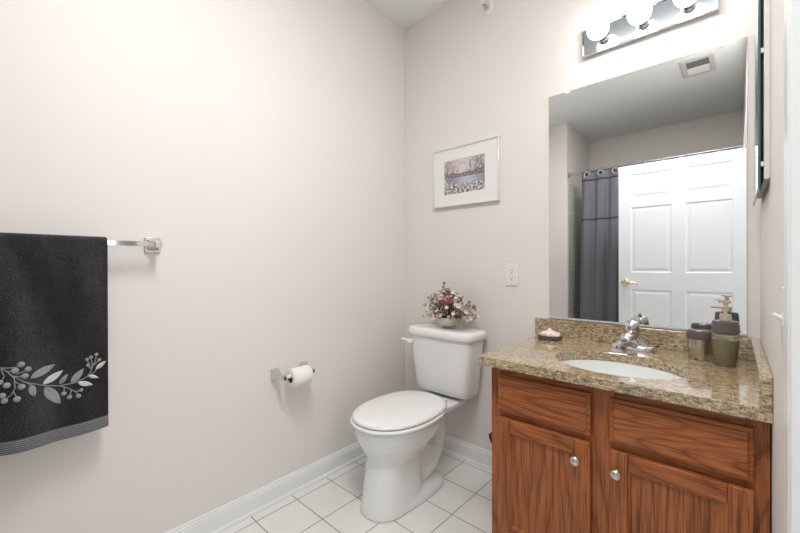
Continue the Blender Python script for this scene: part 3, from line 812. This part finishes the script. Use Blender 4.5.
# foot plate
m.loft([rr(0, 0.45 - 0.455, 0.122, 0.205, 0.0, 3.4), rr(0, 0.45 - 0.455, 0.121, 0.204, 0.022, 3.4), rr(0, 0.45 - 0.455, 0.113, 0.197, 0.034, 3.4), rr(0, 0.45 - 0.45, 0.08, 0.17, 0.044, 3.4)])
bw = m.build('bowl', 'porcelain', t, angle=80)
rm = bw.modifiers.new('remesh', 'REMESH'); rm.mode = 'VOXEL'; rm.voxel_size = 0.0055; rm.use_smooth_shade = True
sm = bw.modifiers.new('smooth', 'SMOOTH'); sm.iterations = 10; sm.factor = 0.6
# seat and lid
MB().loft([egg(-0.53, 0.187, -0.772, -0.285, 0.405, 2.1, 2.6), egg(-0.53, 0.195, -0.782, -0.283, 0.411, 2.1, 2.6), egg(-0.53, 0.195, -0.782, -0.283, 0.419, 2.1, 2.6), egg(-0.53, 0.188, -0.773, -0.285, 0.4235, 2.1, 2.6)]).build('seat', 'seat', t, angle=60)
MB().loft([egg(-0.53, 0.179, -0.763, -0.262, 0.4265, 2.1, 2.6), egg(-0.53, 0.188, -0.774, -0.258, 0.431, 2.1, 2.6), egg(-0.53, 0.188, -0.774, -0.258, 0.437, 2.1, 2.6), egg(-0.53, 0.179, -0.763, -0.262, 0.4435, 2.1, 2.6), egg(-0.53, 0.160, -0.742, -0.275, 0.4475, 2.1, 2.6), egg(-0.53, 0.08, -0.64, -0.36, 0.450, 2.1, 2.4)]).build('seat_lid', 'seat', t, angle=60)
for s_ in (-1, 1):
    MB().lathe([(0, -0.025), (0.011, -0.025), (0.011, 0.025), (0, 0.025)], (s_ * 0.075, 0.45 - 0.262, 0.424), 16, 'x').box((s_ * 0.075 - 0.018, 0.175, 0.4025), (s_ * 0.075 + 0.018, 0.205, 0.418)).build('hinge', 'seat', t, bevel=0.002)
    MB().lathe([(0, 0), (0.016, 0), (0.016, 0.012), (0.011, 0.021), (0, 0.024)], (s_ * 0.092, 0.45 - 0.335, 0.030), 20).build('bolt_cap', 'seat', t, angle=60)
# tank
yo = 0.45
MB().loft([rr(-0.004, yo - 0.11, 0.16, 0.062, 0.4175, 5), rr(-0.004, yo - 0.112, 0.176, 0.078, 0.427, 5), rr(-0.004, yo - 0.112, 0.182, 0.083, 0.46, 5), rr(-0.004, yo - 0.115, 0.199, 0.09, 0.59, 5), rr(-0.004, yo - 0.117, 0.215, 0.096, 0.735, 5)]).build('tank', 'porcelain', t, angle=60)
MB().loft([rr(0, yo - 0.11, 0.07, 0.04, 0.4045, 4), rr(0, yo - 0.11, 0.07, 0.04, 0.4185, 4)]).build('tank_gasket', 'dark', t)
MB().loft([rr(-0.004, yo - 0.118, 0.215, 0.096, 0.7355, 5), rr(-0.004, yo - 0.118, 0.224, 0.105, 0.738, 5), rr(-0.004, yo - 0.118, 0.228, 0.109, 0.748, 5), rr(-0.004, yo - 0.118, 0.229, 0.110, 0.768, 5), rr(-0.004, yo - 0.118, 0.222, 0.103, 0.782, 5), rr(-0.004, yo - 0.118, 0.208, 0.088, 0.786, 5), rr(-0.004, yo - 0.118, 0.13, 0.04, 0.787, 4)]).build('tank_lid', 'porcelain', t, angle=60)
m = MB().lathe([(0, 0), (0.017, 0), (0.017, -0.006), (0.008, -0.009), (0.007, -0.018), (0, -0.018)], (-0.188, yo - 0.2055, 0.698), 20, 'y')
m.tube([(-0.186, yo - 0.224, 0.690), (-0.192, yo - 0.228, 0.702), (-0.215, yo - 0.230, 0.709), (-0.245, yo - 0.230, 0.708)], [0.008, 0.0085, 0.007, 0.006], 12)
m.build('flush_lever', 'seat', t, angle=60)

# ------------------------------------------------------------------ flower arrangement on the tank
random.seed(11)
FZ = 0.7875
t = thing('flower_arrangement', 'dried cream and red flower arrangement in a celadon bowl on the toilet tank', 'flowers', (0.447, -0.128, FZ))
MB().lathe([(0, 0.012), (0.030, 0.012), (0.052, 0.020), (0.066, 0.036), (0.069, 0.050), (0.064, 0.062), (0.060, 0.064), (0.056, 0.060), (0.058, 0.045), (0.045, 0.028), (0, 0.024)], n=40).build('bowl', 'celadon', t, angle=60)
MB().lathe([(0, 0.0003), (0.038, 0.0003), (0.036, 0.006), (0.031, 0.013), (0, 0.013)], n=32).build('foot_ring', 'celadon_dark', t, angle=40)
def heads():
    out = []
    # lobes of the bunch: direction x, up, reach
    for i in range(150):
        a = random.uniform(0, 2 * PI); e = random.uniform(-0.18, 1.0)
        rx = 0.192 * (0.55 + 0.45 * random.random()); ry = 0.10 * (0.5 + 0.5 * random.random())
        c_ = math.cos(e * PI / 2)
        x = rx * c_ * math.cos(a); y = ry * c_ * math.sin(a)
        z = 0.098 + 0.125 * math.sin(max(e, -0.2) * PI / 2) * (0.75 + 0.25 * random.random()) - 0.02 * abs(x) / 0.16
        out.append(Vector((x, y, z)))
    return out
hs = heads()
stm = MB(); lv = MB()
for h in hs:
    b0 = Vector((h.x * 0.18, h.y * 0.25, 0.05))
    mid = b0.lerp(h, 0.6) + Vector((0, 0, 0.012))
    stm.tube([b0, mid, h], [0.0012, 0.001, 0.0008], 5)
tall = [Vector((-0.030, 0.0, 0.243)), Vector((-0.038, 0.0, 0.225)), Vector((-0.022, 0.01, 0.212)), Vector((0.085, -0.01, 0.165)), Vector((0.155, 0.0, 0.125)), Vector((-0.165, 0.0, 0.115))]
for h in tall:
    stm.tube([Vector((h.x * 0.2, 0, 0.05)), h.lerp(Vector((0, 0, 0.05)), 0.4) + Vector((0, 0, 0.01)), h], [0.0014, 0.0012, 0.001], 5)
stm.build('stems', 'stem', t)
def leaf(m, p, d, ln, wd):
    d = d.normalized(); sd = d.cross(Vector((random.uniform(-1, 1), random.uniform(-1, 1), 1))).normalized(); up = sd.cross(d)
    vs = [p, p + d * ln * 0.5 + sd * wd + up * 0.001, p + d * ln, p + d * ln * 0.5 - sd * wd + up * 0.001, p + d * ln * 0.5 - up * wd * 0.35]
    m.faces([tuple(v) for v in vs], [(0, 1, 4), (1, 2, 4), (2, 3, 4), (3, 0, 4)])
for i in range(700):
    h = random.choice(hs) * random.uniform(0.35, 0.98); h.z = 0.055 + max(0, h.z - 0.03) * random.uniform(0.2, 0.9)
    leaf(lv, h, Vector((random.gauss(h.x * 8, 0.7), random.gauss(h.y * 8, 0.7), random.gauss(0.3, 0.6))), random.uniform(0.012, 0.022), random.uniform(0.003, 0.005))
o = lv.build('leaves', 'leaf', t, smooth=False); o['kind'] = 'stuff'
fb = MB()
for i in range(430):
    h = random.choice(hs) * random.uniform(0.75, 1.04); h.z = max(0.072, h.z)
    h = h + Vector((random.gauss(0, .008), random.gauss(0, .008), random.gauss(0, .008)))
    for k in range(3):
        leaf(fb, h, Vector((random.gauss(0, 1), random.gauss(-0.3, 1), random.gauss(0.3, 1))), random.uniform(0.006, 0.010), 0.0032)
o = fb.build('filler_florets', 'cream_petal', t, smooth=False); o['kind'] = 'stuff'
pv = MB()
for i in range(130):
    x = random.gauss(0.085, 0.028); z = random.gauss(0.045, 0.018)
    leaf(pv, Vector((x, random.gauss(-0.03, 0.02), max(0.014, z))), Vector((random.gauss(0.5, 0.6), random.gauss(0, 0.6), random.gauss(-0.3, 0.5))), random.uniform(0.007, 0.013), 0.0025)
pv.tube([(0.03, -0.02, 0.065), (0.075, -0.04, 0.055), (0.115, -0.05, 0.030)], [0.0015, 0.001, 0.0008], 5)
o = pv.build('pale_sprig', 'pale_leaf', t, smooth=False); o['kind'] = 'stuff'
def blossom(name, mat, r, n, cup):
    m = MB()
    for k in range(n):
        a = 2 * PI * k / n + random.uniform(-0.2, 0.2)
        d = Vector((math.cos(a), math.sin(a), 0)); s2 = Vector((-d.y, d.x, 0))
        p1 = d * r * 0.6 + Vector((0, 0, cup * r)); p2 = d * r * 1.05 + Vector((0, 0, cup * r * 1.5))
        m.faces([(0, 0, 0), tuple(p1 + s2 * r * 0.42), tuple(p2), tuple(p1 - s2 * r * 0.42)], [(0, 1, 2), (0, 2, 3)])
    m.ball((0, 0, r * 0.25), r * 0.36, 8, 6)
    return m.build(name, mat, t)
proto = [blossom('cream_blossom', 'cream_petal', 0.0135, 6, 0.45), blossom('pink_blossom', 'pink_petal', 0.011, 5, 0.5), blossom('mauve_bud', 'mauve_bud', 0.009, 5, 1.0)]
proto[1]['label'] = 'blush pink blossom'; proto[2]['label'] = 'mauve bud'
first = [True, True, True]
def put(k, p, s_=1.0):
    o = proto[k] if first[k] else proto[k].copy()
    if not first[k]: COL.objects.link(o)
    first[k] = False
    o.parent = t
    o.location = p
    dirv = Vector((p.x, p.y * 1.5 - 0.03, max(0.0, p.z - 0.05))) + Vector((random.gauss(0, .03), random.gauss(0, .03), random.gauss(0, .03)))
    o.rotation_euler = dirv.to_track_quat('Z', 'Y').to_euler()
    o.scale = (s_, s_, s_)
for i, h in enumerate(hs):
    k = 0 if i < 98 else (1 if i < 122 else 2)
    put(k, h, random.uniform(0.75, 1.25))
for i, h in enumerate(tall): put(2, h, 1.5 if i in (0, 4) else 1.1)
for (x, y, z, r) in ((0.022, -0.062, 0.158, 0.027), (0.046, -0.064, 0.160, 0.023), (-0.006, -0.058, 0.148, 0.020)):
    m = MB()
    for ring, (n_, cp, rr_) in enumerate(((10, 0.25, 1.0), (8, 0.6, 0.75), (6, 1.1, 0.5))):
        for k in range(n_):
            a = 2 * PI * k / n_ + ring * 0.4
            d = Vector((math.cos(a), math.sin(a), 0)); s2 = Vector((-d.y, d.x, 0)); q_ = r * rr_
            p1 = d * q_ * 0.6 + Vector((0, 0, cp * q_ * 0.5)); p2 = d * q_ + Vector((0, 0, cp * q_))
            m.faces([(0, 0, 0), tuple(p1 + s2 * q_ * 0.35), tuple(p2), tuple(p1 - s2 * q_ * 0.35)], [(0, 1, 2), (0, 2, 3)])
    m.ball((0, 0, r * 0.25), r * 0.3, 10, 8)
    o = m.build('red_flower', 'red_petal', t)
    o.location = (x, y, z); o.rotation_euler = (math.radians(50), 0, math.radians(25))

# ------------------------------------------------------------------ towel bar and towel
BZ, BX = 1.226, 0.072
t = thing('towel_bar', 'square chrome towel bar with bracket on the left wall', 'towel bar', (0, -1.82, BZ))
MB().box((BX - 0.008, -0.375, -0.009), (BX + 0.008, 0.375, 0.009)).build('bar', 'chrome', t, bevel=0.0012)
for s_ in (-1, 1):
    y = s_ * 0.362
    m = MB()
    m.box((0, y - 0.026, -0.029), (0.010, y + 0.026, 0.029))
    m.loft([[(0.010, y - 0.020, -0.022), (0.010, y + 0.020, -0.022), (0.010, y + 0.020, 0.022), (0.010, y - 0.020, 0.022)],
            [(0.035, y - 0.011, -0.012), (0.035, y + 0.011, -0.012), (0.035, y + 0.011, 0.012), (0.035, y - 0.011, 0.012)],
            [(BX + 0.010, y - 0.011, -0.012), (BX + 0.010, y + 0.011, -0.012), (BX + 0.010, y + 0.011, 0.012), (BX + 0.010, y - 0.011, 0.012)]])
    m.build('post', 'satin', t, bevel=0.002)
t = thing('bath_towel', 'charcoal towel with embroidered grey leaf sprig draped over the towel bar', 'towel', (BX, -1.84, BZ))
HWY = 0.232
def tx(y, z, side):
    """towel surface offset from the bar in x"""
    dep = max(0, -z) / 0.65
    f_ = 0.010 * math.sin(y * 19 + 0.6) + 0.006 * math.sin(y * 43 + 2.0 + z * 2.5)
    return side * (0.0165 + dep * 0.012 * side) + f_ * dep * 1.1
path = []
for i in range(33): path.append((1, -0.620 + i * 0.019375))
nf = len(path)
for i in range(1, 8): path.append((math.cos(PI * i / 8), 'arc', math.sin(PI * i / 8)))
for i in range(28): path.append((-1, -i * 0.02))
NYT = 72
def sheet(z0=None, z1=None):
    rows = []
    for p in path:
        row = []
        for j in range(NYT + 1):
            y = -HWY + 2 * HWY * j / NYT
            if len(p) == 3:
                row.append((0.0165 * p[0], y, 0.0 + 0.0145 * p[2]))
            else:
                z = p[1]
                row.append((tx(y, z, p[0]), y, z))
        rows.append(row)
    return rows
def thick(rows, th, name, mat, parent):
    m = MB(); n = NYT + 1
    vs = [v for r in rows for v in r]
    m.faces(vs, [(a * n + b_, a * n + b_ + 1, (a + 1) * n + b_ + 1, (a + 1) * n + b_) for a in range(len(rows) - 1) for b_ in range(NYT)])
    o = m.build(name, mat, parent, angle=80)
    s_ = o.modifiers.new('solid', 'SOLIDIFY'); s_.thickness = th; s_.offset = 0
    bv = o.modifiers.new('bevel', 'BEVEL'); bv.width = th * 0.4; bv.segments = 3; bv.limit_method = 'ANGLE'; bv.angle_limit = math.radians(60)
    return o
rows = sheet()
thick(rows[2:], 0.009, 'terry_cloth', 'towel', t)
thick([[(v[0], v[1], v[2]) for v in r] for r in rows[0:3]], 0.0105, 'woven_band', 'towel_band', t)

# embroidery: positions measured on the towel face (y across, z up), mirrored to the hidden half
def T2(px, py):
    u, v = px / 4.444, 340 + py / 4.444
    a = 367.66
    d = F + R1 * ((u - 400) / a) + U1 * ((266.5 - v) / a)
    s_ = (0.101 - 1.6502) / d.x
    return (-1.8626 + d.y * s_ + 1.84, 1.1456 + d.z * s_ - BZ)
def onface(y, z, lift=0.0052):
    return (tx(y, z, 1) + lift, y, z)
def strip_leaf(b_, tip, wd, mat, name):
    (y0, z0), (y1, z1) = T2(*b_), T2(*tip)
    ln = math.hypot(y1 - y0, z1 - z0); dy, dz = (y1 - y0) / ln, (z1 - z0) / ln; ny, nz = -dz, dy
    for mirror in (1, -1):
        m = MB(); vs = []; K = 12
        for i in range(K + 1):
            q_ = i / K; hw_ = wd * math.sin(PI * q_ ** 0.85) ** 0.8 if 0 < i < K else 0.0003
            for sgn, lf in ((-1, 0.0045), (-0.12, 0.0072), (0.0, 0.0060), (0.12, 0.0072), (1, 0.0045)):
                yy = y0 + dy * ln * q_ + ny * hw_ * sgn; zz = z0 + dz * ln * q_ + nz * hw_ * sgn
                if mirror < 0: yy = -2 * 0.028 - yy
                vs.append(onface(yy, zz, lf))
        m.faces(vs, [(i * 5 + k, i * 5 + k + 1, (i + 1) * 5 + k + 1, (i + 1) * 5 + k) for i in range(K) for k in range(4)])
        if -2 * 0.028 - y1 > -HWY + 0.005 or mirror > 0:
            m.build(name, mat, t, angle=80)
for b_, tip, wd, mt in (((135, 168), (245, 108), .0085, 'emb_grey'), ((190, 197), (280, 135), .0075, 'emb_white'), ((265, 197), (300, 150), .005, 'emb_grey'),
                        ((315, 192), (372, 126), .0075, 'emb_grey'), ((345, 188), (413, 200), .006, 'emb_white'), ((392, 158), (440, 170), .0045, 'emb_white'),
                        ((427, 132), (473, 95), .0055, 'emb_white'), ((137, 196), (152, 250), .0065, 'emb_grey'), ((198, 208), (268, 283), .0105, 'emb_grey')):
    strip_leaf(b_, tip, wd * 1.28, mt, 'embroidered_leaf')
for px, py, r in ((93, 107, 14), (66, 134, 14), (124, 128, 13), (110, 158, 14), (30, 200, 14), (95, 205, 14), (10, 247, 14), (75, 259, 14), (20, 269, 13), (0, 188, 12),
                  (283, 238, 11), (308, 253, 11), (348, 248, 11), (360, 222, 9), (387, 87, 8), (405, 78, 9), (430, 66, 9), (443, 90, 9), (390, 113, 8)):
    y, z = T2(px, py)
    for mirror in (1, -1):
        yy = y if mirror > 0 else -0.056 - y
        if mirror < 0 and (yy < -HWY + 0.008 or px < 40): continue
        m = MB(); p = onface(yy, z, 0.0045)
        m.ball(p, r * 0.00062, 12, 8, (0.6, 1, 1)); m.build('embroidered_berry', 'emb_grey', t)
sm_ = {1: MB(), -1: MB()}
for ln in ([(0, 122), (25, 135), (50, 155), (110, 185), (200, 202), (265, 203), (330, 190), (385, 165), (405, 140), (415, 110)], [(0, 124), (30, 123), (70, 120), (93, 107)],
           [(40, 150), (62, 165), (66, 210), (50, 240), (20, 265)], [(58, 225), (75, 255)], [(5, 130), (18, 160), (5, 190)], [(55, 158), (80, 160), (110, 158)], [(28, 138), (50, 137), (66, 134)], [(70, 150), (100, 140), (124, 128)],
           [(265, 203), (300, 213), (335, 228), (348, 245)], [(318, 220), (308, 250)], [(285, 210), (283, 235)], [(335, 228), (360, 222)],
           [(392, 160), (420, 145), (430, 132)], [(410, 125), (425, 95), (430, 70)], [(408, 130), (395, 105), (387, 90)], [(412, 118), (405, 80)], [(415, 115), (443, 92)], [(408, 132), (390, 115)], [(62, 180), (80, 190), (95, 205)], [(115, 186), (137, 198)]):
    q_ = [T2(*p) for p in ln]
    for mirror in (1, -1):
        pts = [onface(*( (y, z) if mirror > 0 else (-0.056 - y, z)), 0.005) for y, z in q_]
        if min(p[1] for p in pts) > -HWY + 0.004: sm_[mirror].tube(pts, 0.0015, 6)
for m in sm_.values(): m.build('embroidered_stem', 'emb_stem', t)

# ------------------------------------------------------------------ toilet paper
t = thing('toilet_paper_holder', 'chrome toilet paper holder with two posts on the left wall', 'holder', (0, -0.876, 0.620))
RX = 0.088
for y in (-0.079, 0.079):
    m = MB()
    m.loft([[(0.0005, y - 0.021, -0.028), (0.0005, y + 0.021, -0.028), (0.0005, y + 0.021, 0.028), (0.0005, y - 0.021, 0.028)],
            [(0.008, y - 0.020, -0.029), (0.008, y + 0.020, -0.029), (0.008, y + 0.020, 0.029), (0.008, y - 0.020, 0.029)],
            [(0.030, y - 0.014, -0.017), (0.030, y + 0.014, -0.017), (0.030, y + 0.014, 0.018), (0.030, y - 0.014, 0.018)],
            [(0.060, y - 0.009, -0.013), (0.060, y + 0.009, -0.013), (0.060, y + 0.009, 0.010), (0.060, y - 0.009, 0.010)],
            [(RX + 0.010, y - 0.007, -0.012), (RX + 0.010, y + 0.007, -0.012), (RX + 0.010, y + 0.007, 0.009), (RX + 0.010, y - 0.007, 0.009)]])
    m.build('post', 'chrome', t, bevel=0.0015)
MB().lathe([(0, -0.073), (0.005, -0.073), (0.006, -0.064), (0.0095, -0.063), (0.0095, 0.0), (0.0085, 0.001), (0.0085, 0.063), (0.005, 0.064), (0.005, 0.073), (0, 0.073)], (RX, 0, 0), 20, 'y').build('roller', 'plastic', t)
t = thing('toilet_paper_roll', 'white toilet paper roll on the chrome holder', 'toilet paper', (RX, -0.872, 0.620 - 0.0105))
ro, ri = 0.044, 0.0212
def annulus(a, b_, y0, y1, bev=0.002):
    pr = [(b_, y0 + 0.0), (a - bev, y0), (a, y0 + bev), (a, y1 - bev), (a - bev, y1), (b_, y1), (b_, y0)]
    m = MB(); rings = []
    for r, h in pr:
        rings.append([(r * math.cos(2 * PI * i / 48), h, r * math.sin(2 * PI * i / 48)) for i in range(48)])
    return m.loft(rings, cap=False)
pr_ = annulus(ro, ri, -0.050, 0.050)
pr_.build('tissue', 'paper', t, angle=50)
annulus(ri - 0.0002, ri - 0.0014, -0.0498, 0.0498, 0.0003).build('cardboard_core', 'card', t, angle=50)

# ------------------------------------------------------------------ shower: rod, curtain, tub
t = thing('shower_rod', 'chrome double shower curtain rod across the tub recess', 'rod', (TX, YW - 0.03, 2.155))
LN = W - TX - 0.016
m = MB().tube([(0.010, 0.012, 0.012), (LN + 0.006, 0.012, 0.012)], 0.0065, 12).tube([(0.010, -0.020, -0.004), (LN + 0.006, -0.020, -0.004)], 0.0065, 12)
m.build('rod', 'satin', t)
for x0, x1 in ((0.0005, 0.014), (LN + 0.004, LN + 0.0155)):
    MB().lathe([(0, x0), (0.030, x0), (0.030, x1 - 0.004), (0.022, x1), (0, x1)], (0, -0.004, 0.004), 24, 'x').build('flange', 'satin', t)
t = thing('shower_curtain', 'grey shower curtain with dark trim bands hanging from the rod', 'curtain', (1.0, YW - 0.028, 2.178))
CXa, CXb = 0.405 - 1.0, 1.68 - 1.0
def cx_y(x, z):
    k = min(1, max(0, -z) / 0.25)
    return 0.020 * math.sin(x * 46 + 1.2) * (0.55 + 0.45 * k) + 0.006 * math.sin(x * 97 + z * 0.8) * k
def csheet(z0, z1, nz, off=0.0, shrink=0.0):
    m = MB(); NXc = 260; vs = []
    for k in range(nz + 1):
        z = z0 + (z1 - z0) * k / nz
        for i in range(NXc + 1):
            x = CXa + (CXb - CXa) * i / NXc
            xx = x + 0.03 * z * (1 - i / NXc) * 0.6
            vs.append((xx, cx_y(x, z) + off, z))
    n = NXc + 1
    m.faces(vs, [(a * n + b_, a * n + b_ + 1, (a + 1) * n + b_ + 1, (a + 1) * n + b_) for a in range(nz) for b_ in range(NXc)])
    return m
def solid(o, th):
    s_ = o.modifiers.new('solid', 'SOLIDIFY'); s_.thickness = th; s_.offset = 0; return o
solid(csheet(0.0, -1.93, 40).build('curtain_cloth', 'curtain', t, angle=80), 0.0016)
solid(csheet(-0.104, -0.120, 1).build('upper_trim', 'curtain_dark', t, angle=80), 0.0034)
solid(csheet(-0.532, -0.548, 1).build('middle_trim', 'curtain_dark', t, angle=80), 0.0034)
for i in range(9):
    x = (PI / 2 - 1.2 + 2 * PI * (i - 4)) / 46
    if not CXa + 0.03 < x < CXb - 0.03: continue
    o = MB().torus((x, 0, -0.052), 0.027, 0.0068, 'y').build('grommet', 'grommet', t); o.location.y = cx_y(x, -0.05) + 0.006
    MB().lathe([(0, -0.001), (0.0275, -0.001), (0.0275, 0.001), (0, 0.001)], (x, 0, -0.052), 28, 'y').build('grommet_hole', 'curtain_dark', o)
t = thing('bathtub', 'white alcove bathtub behind the shower curtain', 'bathtub', ((TX + W) / 2, (YW + YB) / 2 - 0.03, 0))
hw_, hd_ = (W - TX) / 2 - 0.012, (YW - YB) / 2 - 0.042
m = MB()
m.loft([rr(0, 0, hw_, hd_, 0.0, 30), rr(0, 0, hw_, hd_, 0.40, 30), rr(0, 0, hw_ - 0.005, hd_ - 0.005, 0.41, 30), rr(0, 0, hw_ - 0.07, hd_ - 0.06, 0.41, 5), rr(0, 0, hw_ - 0.10, hd_ - 0.08, 0.36, 5), rr(0, 0, hw_ - 0.14, hd_ - 0.11, 0.10, 5), rr(0, 0, hw_ - 0.22, hd_ - 0.18, 0.06, 4)])
m.build('tub_shell', 'porcelain', t, angle=40)
MB().lathe([(0, 0), (0.022, 0), (0.020, 0.003), (0, 0.002)], (0.5, 0, 0.0605), 20).build('drain', 'chrome', t)
